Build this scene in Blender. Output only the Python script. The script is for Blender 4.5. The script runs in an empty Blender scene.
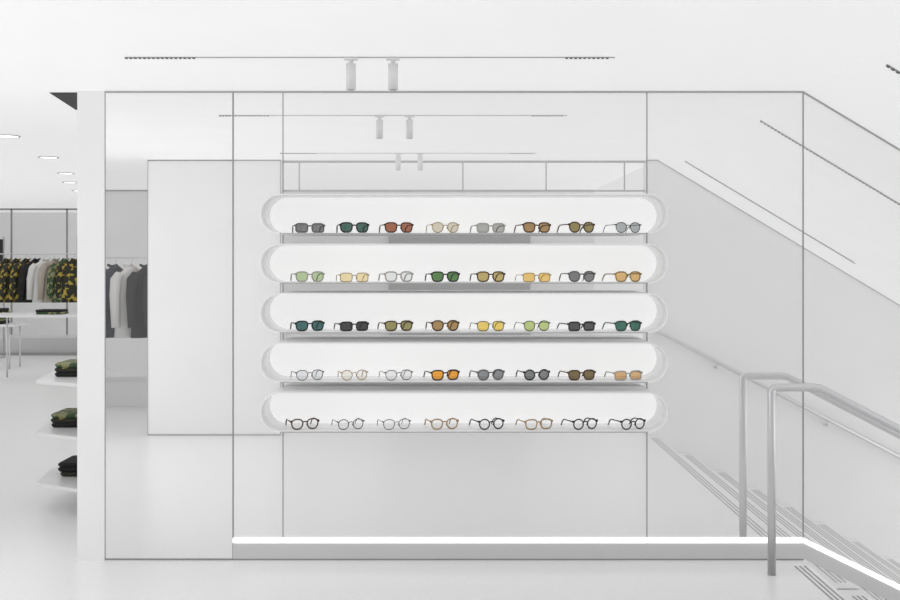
import bpy, math, random
from mathutils import Vector, Matrix
random.seed(4)
D=bpy.data
scene=bpy.context.scene
scene.view_settings.view_transform='Standard'
scene.view_settings.look='None'

# ------------------------------------------------------------------ materials
def principled(name,col,rough=.5,metal=0.,**kw):
    m=D.materials.new(name); m.use_nodes=True
    b=m.node_tree.nodes['Principled BSDF']
    b.inputs['Base Color'].default_value=(*col,1)
    b.inputs['Roughness'].default_value=rough
    b.inputs['Metallic'].default_value=metal
    for k,v in kw.items(): b.inputs[k.replace('_',' ')].default_value=v
    return m
def noisy(name,c1,c2,scale,rough=.5,lo=.4,hi=.6,detail=3,const=False):
    m=principled(name,c1,rough); nt=m.node_tree; b=nt.nodes['Principled BSDF']
    tc=nt.nodes.new('ShaderNodeTexCoord'); n=nt.nodes.new('ShaderNodeTexNoise'); r=nt.nodes.new('ShaderNodeValToRGB')
    n.inputs['Scale'].default_value=scale; n.inputs['Detail'].default_value=detail
    r.color_ramp.elements[0].position=lo; r.color_ramp.elements[0].color=(*c1,1)
    r.color_ramp.elements[1].position=hi; r.color_ramp.elements[1].color=(*c2,1)
    if const: r.color_ramp.interpolation='CONSTANT'
    nt.links.new(tc.outputs['Object'],n.inputs['Vector']); nt.links.new(n.outputs['Fac'],r.inputs['Fac']); nt.links.new(r.outputs['Color'],b.inputs['Base Color'])
    return m
def emis(name,col,s):
    m=D.materials.new(name); m.use_nodes=True; nt=m.node_tree; nt.nodes.clear()
    e=nt.nodes.new('ShaderNodeEmission'); e.inputs[0].default_value=(*col,1); e.inputs[1].default_value=s
    o=nt.nodes.new('ShaderNodeOutputMaterial'); nt.links.new(e.outputs[0],o.inputs[0]); return m
def mirrory(name,col,fac,rough=.0,gc=(.97,.97,.97)):
    m=D.materials.new(name); m.use_nodes=True; nt=m.node_tree; nt.nodes.clear()
    d=nt.nodes.new('ShaderNodeBsdfDiffuse'); d.inputs[0].default_value=(*col,1)
    g=nt.nodes.new('ShaderNodeBsdfGlossy'); g.inputs[0].default_value=(*gc,1); g.inputs['Roughness'].default_value=rough
    x=nt.nodes.new('ShaderNodeMixShader'); x.inputs[0].default_value=fac
    o=nt.nodes.new('ShaderNodeOutputMaterial')
    nt.links.new(d.outputs[0],x.inputs[1]); nt.links.new(g.outputs[0],x.inputs[2]); nt.links.new(x.outputs[0],o.inputs[0]); return m
def lensmat(name,col,gl=.07):
    m=D.materials.new(name); m.use_nodes=True; nt=m.node_tree; nt.nodes.clear()
    t=nt.nodes.new('ShaderNodeBsdfTransparent'); t.inputs[0].default_value=(*col,1)
    g=nt.nodes.new('ShaderNodeBsdfGlossy'); g.inputs['Roughness'].default_value=.03
    x=nt.nodes.new('ShaderNodeMixShader'); x.inputs[0].default_value=gl
    o=nt.nodes.new('ShaderNodeOutputMaterial')
    nt.links.new(t.outputs[0],x.inputs[1]); nt.links.new(g.outputs[0],x.inputs[2]); nt.links.new(x.outputs[0],o.inputs[0]); return m

M_ceil=noisy('ceiling_fill_glow',(.74,.74,.74),(.76,.76,.76),3,.7)
_b=M_ceil.node_tree.nodes['Principled BSDF']; _b.inputs['Emission Color'].default_value=(1,1,1,1); _b.inputs['Emission Strength'].default_value=.365  # plain white ceiling; emission added as even fill light
M_wall=noisy('white_paint',(.93,.93,.93),(.95,.95,.95),2,.45)
M_floor=noisy('resin_floor',(.90,.90,.90),(.95,.95,.95),60,.30,.35,.65)
M_mir=mirrory('glossy_white_glass',(.92,.92,.92),.74,gc=(.97,.97,.97))
M_mirL=mirrory('glossy_white_glass_door',(.80,.80,.80),.90,gc=(.94,.94,.94))
M_line=principled('joint_grey',(.30,.30,.30),.4)
M_line2=principled('joint_light_grey',(.46,.46,.46),.4)
M_steel=principled('brushed_steel',(.68,.68,.69),.32,.85)
M_base=principled('base_grey',(.66,.66,.66),.4)
M_led=emis('led_strip',(1,1,1),1.8)
M_back=principled('backlit_panel',(.88,.88,.88),.5,Emission_Color=(1,1,1,1),Emission_Strength=.38)
M_acr=principled('white_acrylic',(.92,.92,.92),.25,Emission_Color=(1,1,1,1),Emission_Strength=.05)  # slight emission added so the shelf ends look brighter
M_white=principled('white_lacquer',(.90,.90,.90),.3)
M_fix=principled('fixture_white',(.82,.82,.82),.4)
M_black=principled('black',(.012,.012,.012),.6)
M_dark=principled('dark_grey',(.14,.14,.14),.5)
M_grey=principled('mid_grey',(.36,.36,.36),.5)
M_door=principled('door_grey',(.50,.50,.50),.5)
M_wood=principled('hanger_wood',(.35,.18,.08),.5)

# ------------------------------------------------------------------ mesh builder
class MB:
    def __init__(s): s.v=[];s.f=[];s.m=[];s.sm=[];s.T=Matrix.Identity(4)
    def vt(s,p): s.v.append(tuple(s.T@Vector(p))); return len(s.v)-1
    def fc(s,idx,m=0,sm=False): s.f.append(idx);s.m.append(m);s.sm.append(sm)
    def box(s,a,b,m=0):
        x0,y0,z0=a;x1,y1,z1=b
        i=[s.vt(p) for p in ((x0,y0,z0),(x1,y0,z0),(x1,y1,z0),(x0,y1,z0),(x0,y0,z1),(x1,y0,z1),(x1,y1,z1),(x0,y1,z1))]
        for q in ((0,3,2,1),(4,5,6,7),(0,1,5,4),(1,2,6,5),(2,3,7,6),(3,0,4,7)): s.fc([i[k] for k in q],m)
    def prismY(s,pts,y0,y1,m=0,sm=False):
        n=len(pts)
        a=[s.vt((x,y0,z)) for x,z in pts]; b=[s.vt((x,y1,z)) for x,z in pts]
        s.fc(a,m); s.fc(b[::-1],m)
        for k in range(n):
            j=(k+1)%n; s.fc([a[j],a[k],b[k],b[j]],m,sm)
    def prismZ(s,pts,z0,z1,m=0):
        n=len(pts)
        a=[s.vt((x,y,z0)) for x,y in pts]; b=[s.vt((x,y,z1)) for x,y in pts]
        s.fc(a[::-1],m); s.fc(b,m)
        for k in range(n):
            j=(k+1)%n; s.fc([a[k],a[j],b[j],b[k]],m)
    def tube(s,path,r,n=8,closed=False,m=0,up=(0,0,1),ry=None,caps=True):
        P=[Vector(p) for p in path]; N=len(P)
        R=r if isinstance(r,(list,tuple)) else [r]*N
        rings=[]
        for k in range(N):
            if closed: t=(P[(k+1)%N]-P[k-1])
            else: t=P[min(k+1,N-1)]-P[max(k-1,0)]
            t.normalize(); u=Vector(up)
            if abs(t.dot(u))>.98: u=Vector((0,1,0)) if abs(t.y)<.9 else Vector((1,0,0))
            a=t.cross(u).normalized(); b=a.cross(t).normalized()
            rb=R[k] if ry is None else ry
            rings.append([s.vt(P[k]+a*R[k]*math.cos(2*math.pi*j/n)+b*rb*math.sin(2*math.pi*j/n)) for j in range(n)])
        for k in range(N if closed else N-1):
            A=rings[k];B=rings[(k+1)%N]
            for j in range(n): s.fc([A[j],A[(j+1)%n],B[(j+1)%n],B[j]],m,True)
        if not closed and caps: s.fc(rings[0][::-1],m); s.fc(rings[-1],m)
    def cyl(s,c,r,h,n=24,m=0,axis='z'):
        c=Vector(c)
        d={'z':Vector((0,0,h)),'y':Vector((0,h,0)),'x':Vector((h,0,0))}[axis]
        s.tube([c,c+d],r,n,m=m)
    def build(s,name,mats,recalc=True,loc=None):
        me=D.meshes.new(name)
        me.from_pydata(s.v,[],s.f)
        for mt in mats: me.materials.append(mt)
        for p,mi,sm in zip(me.polygons,s.m,s.sm): p.material_index=mi; p.use_smooth=sm
        if recalc:
            import bmesh
            bm=bmesh.new(); bm.from_mesh(me); bmesh.ops.recalc_face_normals(bm,faces=bm.faces); bm.to_mesh(me); bm.free()
        o=D.objects.new(name,me); scene.collection.objects.link(o)
        if loc: o.location=loc
        return o
def boxobj(name,a,b,mat):
    mb=MB(); mb.box(a,b); return mb.build(name,[mat])

YW=6.0; H=2.508; XK=1.888; XL=-1.845; XR=5.4; CS=.6; SS=.52; YO=1.8
# ------------------------------------------------------------------ shell
boxobj('floor',(-9.5,-2.7,-.1),(XK,22,0),M_floor)
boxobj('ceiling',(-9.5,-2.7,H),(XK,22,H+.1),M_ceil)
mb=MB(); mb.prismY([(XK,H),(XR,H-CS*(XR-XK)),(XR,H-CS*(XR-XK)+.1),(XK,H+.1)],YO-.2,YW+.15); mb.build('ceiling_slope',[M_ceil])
boxobj('wall_front_door_panel',(XL,YW,0),(-1.16,YW+.15,H),M_mirL)
boxobj('wall_front',(-1.16,YW,0),(XK,YW+.15,H),M_mir)
mb=MB(); mb.prismY([(XK,-3),(XR,-3),(XR,H-CS*(XR-XK)),(XK,H)],YW,YW+.15); mb.build('wall_front_stair',[M_mir])
boxobj('wall_pilaster',(-1.99,YW-.01,0),(XL,YW+.15,H),M_wall)
boxobj('wall_side',(-1.99,YW+.15,0),(-1.9,22,H),M_wall)
boxobj('wall_far',(-9.5,22,0),(-1.9,22.1,H),M_wall)
boxobj('wall_left',(-9.6,-2.7,0),(-9.5,22,H),M_wall)
boxobj('wall_back',(-9.5,-2.8,0),(XK,-2.7,H),M_wall)
boxobj('wall_opposite_left',(-2.745,YO-.2,0),(-1.54,YO,H),M_wall)
mb=MB(); mb.prismY([(1.79,0),(XK,0),(XK,-3),(XR,-3),(XR,H-CS*(XR-XK)),(XK,H),(1.79,H)],YO-.2,YO); mb.build('wall_opposite_stair',[M_wall])
mb=MB(); mb.box((XR,YO-.2,-3),(XR+.1,YW+.15,H)); mb.build('wall_right',[M_wall])
boxobj('door_1',(-.8,-2.699,.001),(1.05,-2.66,1.98),M_door)

# ------------------------------------------------------------------ joints / trims
def vline(name,x,w,z0=0,z1=H,m=M_line,y=YW,t=.003):
    return boxobj(name,(x-w/2,y-t,z0),(x+w/2,y,z1),m)
k=1
for x,w,m in ((XL,.006,M_line2),(-1.16,.007,M_line),(-.893,.0045,M_line),(1.053,.005,M_line),(XK,.006,M_line)):
    vline('trim_%d'%k,x,w,m=m); k+=1
def prof(name,pts,y0,y1,m):
    mb=MB(); mb.prismY(pts,y0,y1); return mb.build(name,[m])
tz=.010
prof('trim_top_front',[(-1.99,H-tz),(XK,H-tz),(XR,H-CS*(XR-XK)-tz),(XR,H-CS*(XR-XK)),(XK,H),(-1.99,H)],YW-.006,YW,M_line2)
boxobj('trim_base_front',(XL,YW-.004,0),(XK,YW,.008),M_line)
S2=.49
prof('baseboard_front',[(-1.16,.008),(XK,.008),(XR,.008-S2*(XR-XK)),(XR,.09-S2*(XR-XK)),(XK,.09),(-1.16,.09)],YW-.004,YW,M_base)
prof('led_strip_light',[(-1.16,.094),(XK,.094),(XR,.094-S2*(XR-XK)),(XR,.119-S2*(XR-XK)),(XK,.119),(-1.16,.119)],YW-.010,YW,M_led)
prof('trim_top_opposite',[(1.79,H-tz),(XK,H-tz),(XR,H-CS*(XR-XK)-tz),(XR,H-CS*(XR-XK)),(XK,H),(1.79,H)],YO,YO+.006,M_line2)
boxobj('trim_opposite_1',(-2.745,YO,H-tz),(-1.54,YO+.005,H),M_line)
boxobj('trim_opposite_2',(-2.745,YO,0),(-1.54,YO+.005,.015),M_line2)
boxobj('trim_opposite_3',(-2.75,YO-.2,0),(-2.745,YO+.004,H),M_line2)
boxobj('trim_opposite_4',(-1.545,YO,0),(-1.535,YO+.004,H),M_line2)
boxobj('trim_back_1',(-9.5,-2.7,H-.02),(XK,-2.69,H),M_line2)
mb=MB()
mb.box((-1.53,YO-.1,H-.02),(1.79,YO-.085,H)); mb.box((-1.53,YO-.1,H-.285),(1.79,YO-.085,H-.27))
for x in (-1.382,.118,.882,1.60): mb.box((x-.006,YO-.1,H-.27),(x+.006,YO-.085,H-.02))
mb.build('header_frame',[M_line2])

# ------------------------------------------------------------------ stairs
mb=MB(); run=.3; rise=run*SS
def stripes(mb,xe,z):
    for j in range(3):
        x=xe-.03-j*.025; mb.box((x-.005,YO+.12,z),(x+.005,YW-.12,z+.0012),1)
for i in range(11):
    x0=XK+.001+i*run; z=-(i+1)*rise
    mb.box((x0,YO+.002,-3),(x0+run,YW-.013,z),0); stripes(mb,x0+run,z)
    mb.box((x0,YO+.002,z),(x0+.004,YW-.013,z+.004),1)
mb.build('staircase',[M_floor,M_grey])
mb=MB(); stripes(mb,XK,0); mb.build('stair_nosing_strip',[M_floor,M_grey])

def arc(c,r,a0,a1,y,n=6):
    return [(c[0]+r*math.cos(a0+(a1-a0)*t/n),y,c[1]+r*math.sin(a0+(a1-a0)*t/n)) for t in range(n+1)]
def handrail(y):
    mb=MB(); xp=1.64; zt=.955; r=.021
    path=[(xp,y,0)]+arc((xp+.025,zt-.025),.025,math.pi,math.pi/2,y)+[(XK-.03,y,zt),(XK,y,zt-.005),(XK+.03,y,zt-.02),(XR-.3,y,zt-.02-SS*(XR-.3-XK-.03))]
    mb.tube(path,r,16,up=(0,1,0))
    for x in (3.1,4.5):
        i=int((x-XK)//run); zb=-(i+1)*rise+.001; zz=zt-.02-SS*(x-XK-.03)
        mb.cyl((x,y,zb),r,zz-zb,16)
    return mb.build('stair_handrail',[M_steel])
handrail(5.72)
mb=MB(); zt=.955; y=YO+.08
mb.tube([(XK-.02,y-.08,zt),(XK-.02,y-.02,zt),(XK,y,zt-.005),(XR-.3,y,zt-.005-SS*(XR-.3-XK))],.02,14,up=(0,0,1))
for x in (2.4,3.4,4.4): 
    zz=zt-.005-SS*(x-XK); mb.tube([(x,YO,zz-.06),(x,y,zz-.06),(x,y,zz)],.008,8)
mb.build('wall_handrail',[M_steel])

# ------------------------------------------------------------------ ceiling tracks + spots
def track(y,x0=-1.444,x1=.733):
    mb=MB(); mb.box((x0,y-.005,H-.004),(x1,y+.005,H),0)
    for a,b in ((x0,x0+.32),(x1-.22,x1)):
        n=int((b-a)/.02)
        for q in range(n): mb.box((a+q*.02,y-.008,H-.008),(a+q*.02+.011,y+.008,H-.004),1)
    mb.build('ceiling_light_track',[M_line2,M_dark])
    for x in (-.44,-.253):
        s=MB(); s.cyl((x,y,H-.145),.022,.115,24,m=0); s.cyl((x,y,H-.03),.01,.026,12,m=0); s.box((x-.03,y-.012,H-.014),(x+.03,y+.012,H-.004),0)
        s.cyl((x,y,H-.147),.017,.002,24,m=1)
        s.build('track_spotlight',[M_fix,M_line2])
def strack(y,x0=2.0,x1=3.43):
    mb=MB()
    f=lambda x:H-CS*(x-XK)
    mb.prismY([(x0,f(x0)-.006),(x1,f(x1)-.006),(x1,f(x1)),(x0,f(x0))],y-.008,y+.008,0)
    q=x0
    while q<x1:
        mb.prismY([(q,f(q)-.010),(q+.012,f(q+.012)-.010),(q+.012,f(q+.012)-.006),(q,f(q)-.006)],y-.010,y+.010,1); q+=.022
    mb.build('slope_light_track',[M_line2,M_dark])
for y in (4.986,2.46): track(y)
strack(4.986,1.94); strack(2.46)

# ------------------------------------------------------------------ display shelves
CX=.071; HW=1.0365; R=.1015; YF=5.70; PITCH=.2525; Z0=1.839
def pill(hw,r,n=20):
    p=[]
    for t in range(n+1):
        a=-math.pi/2+math.pi*t/n; p.append((CX+hw-r+r*math.cos(a),r*math.sin(a)))
    for t in range(n+1):
        a=math.pi/2+math.pi*t/n; p.append((CX-hw+r+r*math.cos(a),r*math.sin(a)))
    return p
TH=.006
for i in range(5):
    z=Z0-i*PITCH
    o=pill(HW,R); q=pill(HW-TH,R-TH)
    mb=MB(); n=len(o)
    A=[mb.vt((x,YF,z+zz)) for x,zz in o];B=[mb.vt((x,YW,z+zz)) for x,zz in o]
    C=[mb.vt((x,YF,z+zz)) for x,zz in q];E=[mb.vt((x,YW,z+zz)) for x,zz in q]
    for a in range(n):
        b=(a+1)%n
        mb.fc([A[a],A[b],C[b],C[a]],0); mb.fc([A[b],A[a],B[a],B[b]],0,True)
        mb.fc([C[a],C[b],E[b],E[a]],0,True); mb.fc([B[b],B[a],E[a],E[b]],0)
    q2=pill(HW-TH-.0005,R-TH-.0005)
    mb.prismY([(x,z+zz) for x,zz in q2],YW-.02,YW-.012,1)
    mb.box((CX-HW+R,YF-.003,z-R),(CX+HW-R,YF,z-R+.005),2)
    mb.build('display_shelf',[M_acr,M_back,M_line2],recalc=False)

# ------------------------------------------------------------------ eyewear
def outline(shape,w,h,n=28):
    e={'rect':4.2,'soft':3.0,'round':2.0,'panto':2.3}[shape]; pts=[]
    for t in range(n):
        a=2*math.pi*t/n; c=math.cos(a); s=math.sin(a)
        x=w*math.copysign(abs(c)**(2/e),c); z=h*math.copysign(abs(s)**(2/e),s)
        if shape in('panto','soft'): x*=1+.10*z/h
        pts.append((x,z))
    return pts
LM={};FM={}
def L(c):
    if c not in LM: LM[c]=lensmat('lens_%d'%len(LM),c)
    return LM[c]
def F(c):
    if c not in FM: FM[c]=principled('frame_%d'%len(FM),c,.25)
    return FM[c]
def glasses(name,loc,rot,shape,fcol,lcol,thick):
    w,h={'rect':(.0265,.0195),'soft':(.026,.0215),'round':(.0235,.0225),'panto':(.025,.0225)}[shape]
    cx=w+.0105; mb=MB(); pts=outline(shape,w,h); zc=h+thick
    for sx in (-1,1):
        ring=[(sx*cx+x*sx,0.004*(abs(x*sx+sx*cx)/.06)**2,zc+z) for x,z in pts]
        mb.tube(ring,thick,6,closed=True,m=0,up=(0,1,0),ry=thick*1.1)
        c=mb.vt((sx*cx,.001,zc)); idx=[mb.vt(p) for p in ring]
        for a in range(len(idx)): mb.fc([c,idx[a],idx[(a+1)%len(idx)]],1)
        xo=sx*(cx+w)
        zt=zc+h*.55
        mb.box((min(xo,xo+sx*.006),-.001,zt-thick*1.6),(max(xo,xo+sx*.006),.009,zt+thick*1.6),0)
        xt=xo+sx*.005
        mb.tube([(xt,.004,zt),(xt,.05,zt),(xt-sx*.002,.098,zt-.001),(xt-sx*.005,.118,zt-.010),(xt-sx*.007,.138,max(thick,.002)+.001)],
                [thick*.9,thick*.9,thick*.95,thick*1.1,thick*.9],6,m=0)
        mb.tube([(sx*.0085,.002,zc+.002),(sx*.0095,.008,zc-.006)],.0018,6,m=0)
    mb.tube([(-.0115,.001,zc+h*.32),(-.005,-.001,zc+h*.48),(.005,-.001,zc+h*.48),(.0115,.001,zc+h*.32)],thick,6,m=0,up=(0,1,0))
    o=mb.build(name,[F(fcol),L(lcol)]); o.location=loc; o.rotation_euler=(0,0,rot); o.scale=(1.13,)*3
    return o
BK=(.015,.015,.015);TO=(.08,.04,.015);GO=(.35,.25,.10);CL=(.45,.43,.39);GR=(.14,.14,.14);GN=(.03,.07,.04);TAN=(.42,.28,.13)
clr=(.93,.93,.93)
rows=[
 [('rect',GR,(.20,.20,.20),1),('soft',BK,(.05,.13,.10),1),('soft',TO,(.36,.12,.06),1),('panto',GO,(.68,.62,.50),0),('rect',CL,(.42,.42,.40),1),('soft',TO,(.38,.23,.09),1),('panto',TO,(.28,.23,.08),1),('panto',BK,(.42,.44,.45),0)],
 [('soft',CL,(.48,.60,.34),1),('rect',GO,(.88,.74,.44),0),('soft',CL,(.80,.82,.82),1),('soft',BK,(.09,.22,.06),1),('soft',TO,(.52,.40,.14),1),('rect',GO,(.84,.57,.18),0),('panto',GR,(.20,.20,.20),1),('soft',GO,(.72,.46,.18),1)],
 [('soft',BK,(.04,.13,.13),1),('rect',BK,(.04,.04,.04),1),('soft',TO,(.30,.28,.10),1),('panto',TO,(.40,.25,.09),1),('soft',BK,(.85,.62,.14),0),('panto',BK,(.50,.60,.22),0),('rect',BK,(.07,.07,.07),1),('soft',GN,(.04,.15,.11),1)],
 [('panto',GR,(.80,.82,.84),0),('round',TAN,(.88,.86,.82),0),('panto',GR,(.84,.85,.85),0),('soft',BK,(.85,.36,.03),1),('panto',GR,(.25,.26,.27),1),('round',BK,(.20,.21,.21),1),('soft',TO,(.18,.13,.05),1),('rect',CL,(.68,.42,.20),1)],
 [('panto',TO,clr,1),('round',BK,clr,0),('panto',GR,clr,0),('panto',TAN,clr,1),('round',BK,clr,1),('soft',TAN,clr,1),('round',BK,clr,1),('round',BK,clr,1)]]
xs=[308,352.5,397,443.5,489,535,580,626.5]
for i,row in enumerate(rows):
    z=Z0-i*PITCH-R+TH+.0005
    for j,(sh,fc,lc,th) in enumerate(row):
        px=xs[j]+(j-3.5)*(.0 if i<4 else 1.4)
        yy=5.76; X=(px-450)/(1122/yy)
        sun=sum(lc)<2.3
        rot=math.radians(17+random.uniform(-4,4))
        glasses('sunglasses' if sun else 'eyeglasses',(X+.010,yy,z),rot,sh,fc,lc,.0032 if th else .0019)

# ------------------------------------------------------------------ clothes
camo=noisy('camo_yellow',(.03,.03,.02),(.50,.38,.06),14,.8,.52,.56,3,True)
camo2=noisy('camo_green',(.05,.09,.04),(.30,.30,.16),14,.8,.48,.52,3,True)
navy=noisy('navy_cloth',(.008,.010,.02),(.03,.035,.055),6,.8)
tie=noisy('tie_dye',(.015,.015,.02),(.16,.15,.19),5,.8)
cream=principled('cream_cloth',(.78,.77,.75),.8)
blackc=principled('black_cloth',(.010,.010,.011),.8)
beige=principled('beige_cloth',(.45,.40,.34),.8)
def garment(name,loc,rot,mat,length=.72,sl=.55,s=1.):
    mb=MB(); secs=[(0,.05,.045),(-.02,.075,.05),(-.045,.13,.055),(-.075,.19,.062),(-.14,.215,.08),(-.3,.21,.095),(-.5,.205,.1),(-length,.22,.11)]
    n=20; rings=[]
    for z,a,b in secs:
        rings.append([mb.vt((a*math.cos(2*math.pi*t/n),(b+(.012*math.sin(5*2*math.pi*t/n) if z<-.25 else 0))*math.sin(2*math.pi*t/n),z)) for t in range(n)])
    for a in range(len(rings)-1):
        for t in range(n): mb.fc([rings[a][t],rings[a][(t+1)%n],rings[a+1][(t+1)%n],rings[a+1][t]],0,True)
    mb.fc(rings[-1],0); mb.fc(rings[0],0)
    for sx in (-1,1):
        mb.tube([(sx*.165,0,-.085),(sx*.215,.0,-.14),(sx*.245,.015,-.3),(sx*.25,.03,-.08-sl)],[.05,.06,.055,.042],12,m=0,up=(0,1,0))
    mb.tube([(-.04,0,-.01),(-.055,-.045,.015),(0,-.055,.0),(.055,-.045,.015),(.04,0,-.01)],.014,8,m=0)
    mb.tube([(0,0,-.01),(0,0,.045),(.018,0,.06),(.022,0,.08),(.008,0,.094),(-.012,0,.088)],.003,6,m=1)
    mb.tube([(-.17,0,-.068),(0,0,-.005),(.17,0,-.068)],.01,8,m=2)
    o=mb.build(name,[mat,M_steel,M_wood]); o.location=loc; o.rotation_euler=(0,0,rot); o.scale=(s,)*3
def rack(loc,length,zr=1.6,name='clothes_rack'):
    mb=MB(); x0,y=loc; r=.012
    mb.tube([(x0,y,0),(x0,y,zr),(x0+length,y,zr),(x0+length,y,0)],r,10,up=(0,1,0))
    for x in (x0,x0+length):
        mb.box((x-.02,y-.25,0),(x+.02,y+.25,.02)); mb.tube([(x,y-.23,.02),(x,y-.23,zr+.28),(x,y+.23,zr+.28),(x,y+.23,.02)],r,10)
        mb.tube([(x,y-.23,zr),(x,y+.23,zr)],r,10)
    mb.build(name,[M_steel])
rack((-7.25,18.0),1.35,1.68)
for kx,(nm,mt,rt) in enumerate((('jacket',camo,60),('jacket',camo,65),('jacket',camo,65),('coat',blackc,60),('shirt',cream,50),('shirt',beige,60),('jacket',camo2,55),('jacket',camo,40))):
    garment(nm,(-7.12+kx*.155,18.0,1.586),math.radians(rt),mt,.68)
rack((-4.15,.2),1.35,1.62)
for kx,(nm,mt,rt) in enumerate((('shirt',tie,60),('jacket',navy,65),('shirt',tie,60),('jacket',navy,55),('shirt',cream,60),('jacket',blackc,60),('jacket',blackc,60))):
    garment(nm,(-4.03+kx*.17,.2,1.526),math.radians(-rt),mt,.74)
mb=MB(); mb.box((-4.3,-.7,.0),(-2.9,-.2,.30)); mb.box((-4.35,-.75,.30),(-2.85,-.15,.33)); mb.build('display_plinth',[M_white])

def stack(name,loc,mats,w=.3,d=.26,h=.03):
    mb=MB(); z=0
    for i,_ in enumerate(mats):
        a=random.uniform(-.01,.01)
        pts=[]
        for (sx,sy) in ((1,1),(-1,1),(-1,-1),(1,-1)):
            for t in range(5):
                an={(1,1):0,(-1,1):90,(-1,-1):180,(1,-1):270}[(sx,sy)]+t*22.5
                pts.append((a+sx*(w/2-.03)+.03*math.cos(math.radians(an)),sy*(d/2-.03)+.03*math.sin(math.radians(an))))
        k=.012
        sh=lambda s:[(x*s,y*s) for x,y in pts]
        lev=[(z,.95),(z+k,1.),(z+h-k*.7,1.),(z+h,.94)]
        rg=[[mb.vt((x,y,zz)) for x,y in sh(s)] for zz,s in lev]
        for q in range(3):
            for t in range(len(pts)):
                u=(t+1)%len(pts); mb.fc([rg[q][t],rg[q][u],rg[q+1][u],rg[q+1][t]],i,True)
        mb.fc(rg[0][::-1],i); mb.fc(rg[3],i); z+=h
    o=mb.build(name,mats); o.location=(loc[0],loc[1],loc[2]+.001)
    return o
for i,(z,mats,xx) in enumerate(((.84,[blackc,camo,camo2],-2.40),(.51,[blackc,camo,camo2],-2.42),(.19,[camo,blackc,blackc],-2.37))):
    mb=MB(); mb.prismZ([(-1.992,6.75),(-1.992,7.9),(-2.62,7.9),(-2.70,7.55),(-2.62,7.1)],z-.02,z); mb.build('wall_shelf',[M_white])
    stack('folded_clothes',(xx,7.45,z),mats,.36,.3)
mb=MB(); mb.box((-7.9,18.6,0),(-6.0,19.6,.04),0); mb.box((-7.8,18.7,.04),(-6.1,19.5,.28),1); mb.build('display_platform',[M_grey,M_base])
mb=MB(); mb.box((-6.1,14.6,.84),(-4.7,15.3,.87),0)
for x in (-6.0,-4.8):
    for y in (14.7,15.2): mb.cyl((x,y,0),.012,.84,10,m=1)
mb.build('display_table',[M_white,M_steel])
stack('folded_clothes',(-5.3,14.95,.87),[camo2,blackc],.35,.3)
mb=MB(); mb.box((-7.3,16.2,.62),(-6.3,16.8,.65),0)
for x in (-7.2,-6.4):
    for y in (16.3,16.7): mb.cyl((x,y,0),.012,.62,10,m=1)
mb.build('display_table',[M_white,M_steel])
stack('folded_clothes',(-6.75,16.5,.65),[blackc,camo2,blackc,camo,blackc],.45,.3,.045)
mb=MB()
for x in (-8.9,-7.9,-6.9,-5.9,-4.9): mb.box((x-.012,20.2,0),(x+.012,20.23,H),0)
mb.box((-9.5,20.2,0),(-4.9,20.23,.03),0); mb.box((-9.5,20.2,H-.03),(-4.9,20.23,H),0)
mb.build('glass_partition_frame',[M_line])
boxobj('wall_television',(-8.35,19.95,1.55),(-7.95,20.0,1.95),M_black)
mb=MB(); mb.prismZ([(-2.16,6.05),(-1.99,6.05),(-1.99,6.75),(-2.25,6.75)],H-.003,H); mb.build('ceiling_opening',[M_black])
M_dl=emis('downlight_glow',(1,1,1),5)
for x,y in ((-3.23,8.2),(-3.55,9.92),(-4.04,11.8),(-4.47,13.2),(-4.9,14.8),(-5.3,16.6),(-5.7,18.6),(-5.6,9.9),(-6.2,12.5),(-6.6,15.2)):
    mb=MB(); mb.cyl((x,y,H-.003),.075,.003,32,m=0); mb.tube([(x+.082*math.cos(t*math.pi/16),y+.082*math.sin(t*math.pi/16),H-.003) for t in range(32)],.006,6,closed=True,m=1)
    mb.build('ceiling_downlight',[M_dl,M_line2])

# ------------------------------------------------------------------ added fill lights (most light comes from the glow added to the ceiling)
def area(name,loc,rot,sx,sy,e):
    l=D.lights.new(name,'AREA'); l.shape='RECTANGLE'; l.size=sx; l.size_y=sy; l.energy=e
    o=D.objects.new(name,l); o.location=loc; o.rotation_euler=rot; scene.collection.objects.link(o); return o
hp=math.pi/2
area('fill_light_left',(-3.5,3.9,1.25),(0,-hp,0),2.3,3.6,21)  # added fill panel out of view, no window here
area('fill_light_store',(-9.3,13,1.25),(0,-hp,0),2.3,14,36)  # unseen fill, not a window, added to brighten the store
area('fill_light_stair',(5.3,3.9,-.9),(0,hp,0),2.2,3.8,22)  # fill added beyond the view to lift the stair walls, no window
w=D.worlds.new('World'); scene.world=w; w.use_nodes=True
w.node_tree.nodes['Background'].inputs[0].default_value=(1,1,1,1); w.node_tree.nodes['Background'].inputs[1].default_value=.8

# ------------------------------------------------------------------ camera
c=D.cameras.new('Camera'); c.sensor_width=36; c.lens=1122/900*36; c.shift_y=-42/900; c.clip_start=.05
co=D.objects.new('Camera',c); co.location=(0,0,1.615); co.rotation_euler=(math.pi/2,0,0); scene.collection.objects.link(co)
scene.camera=co
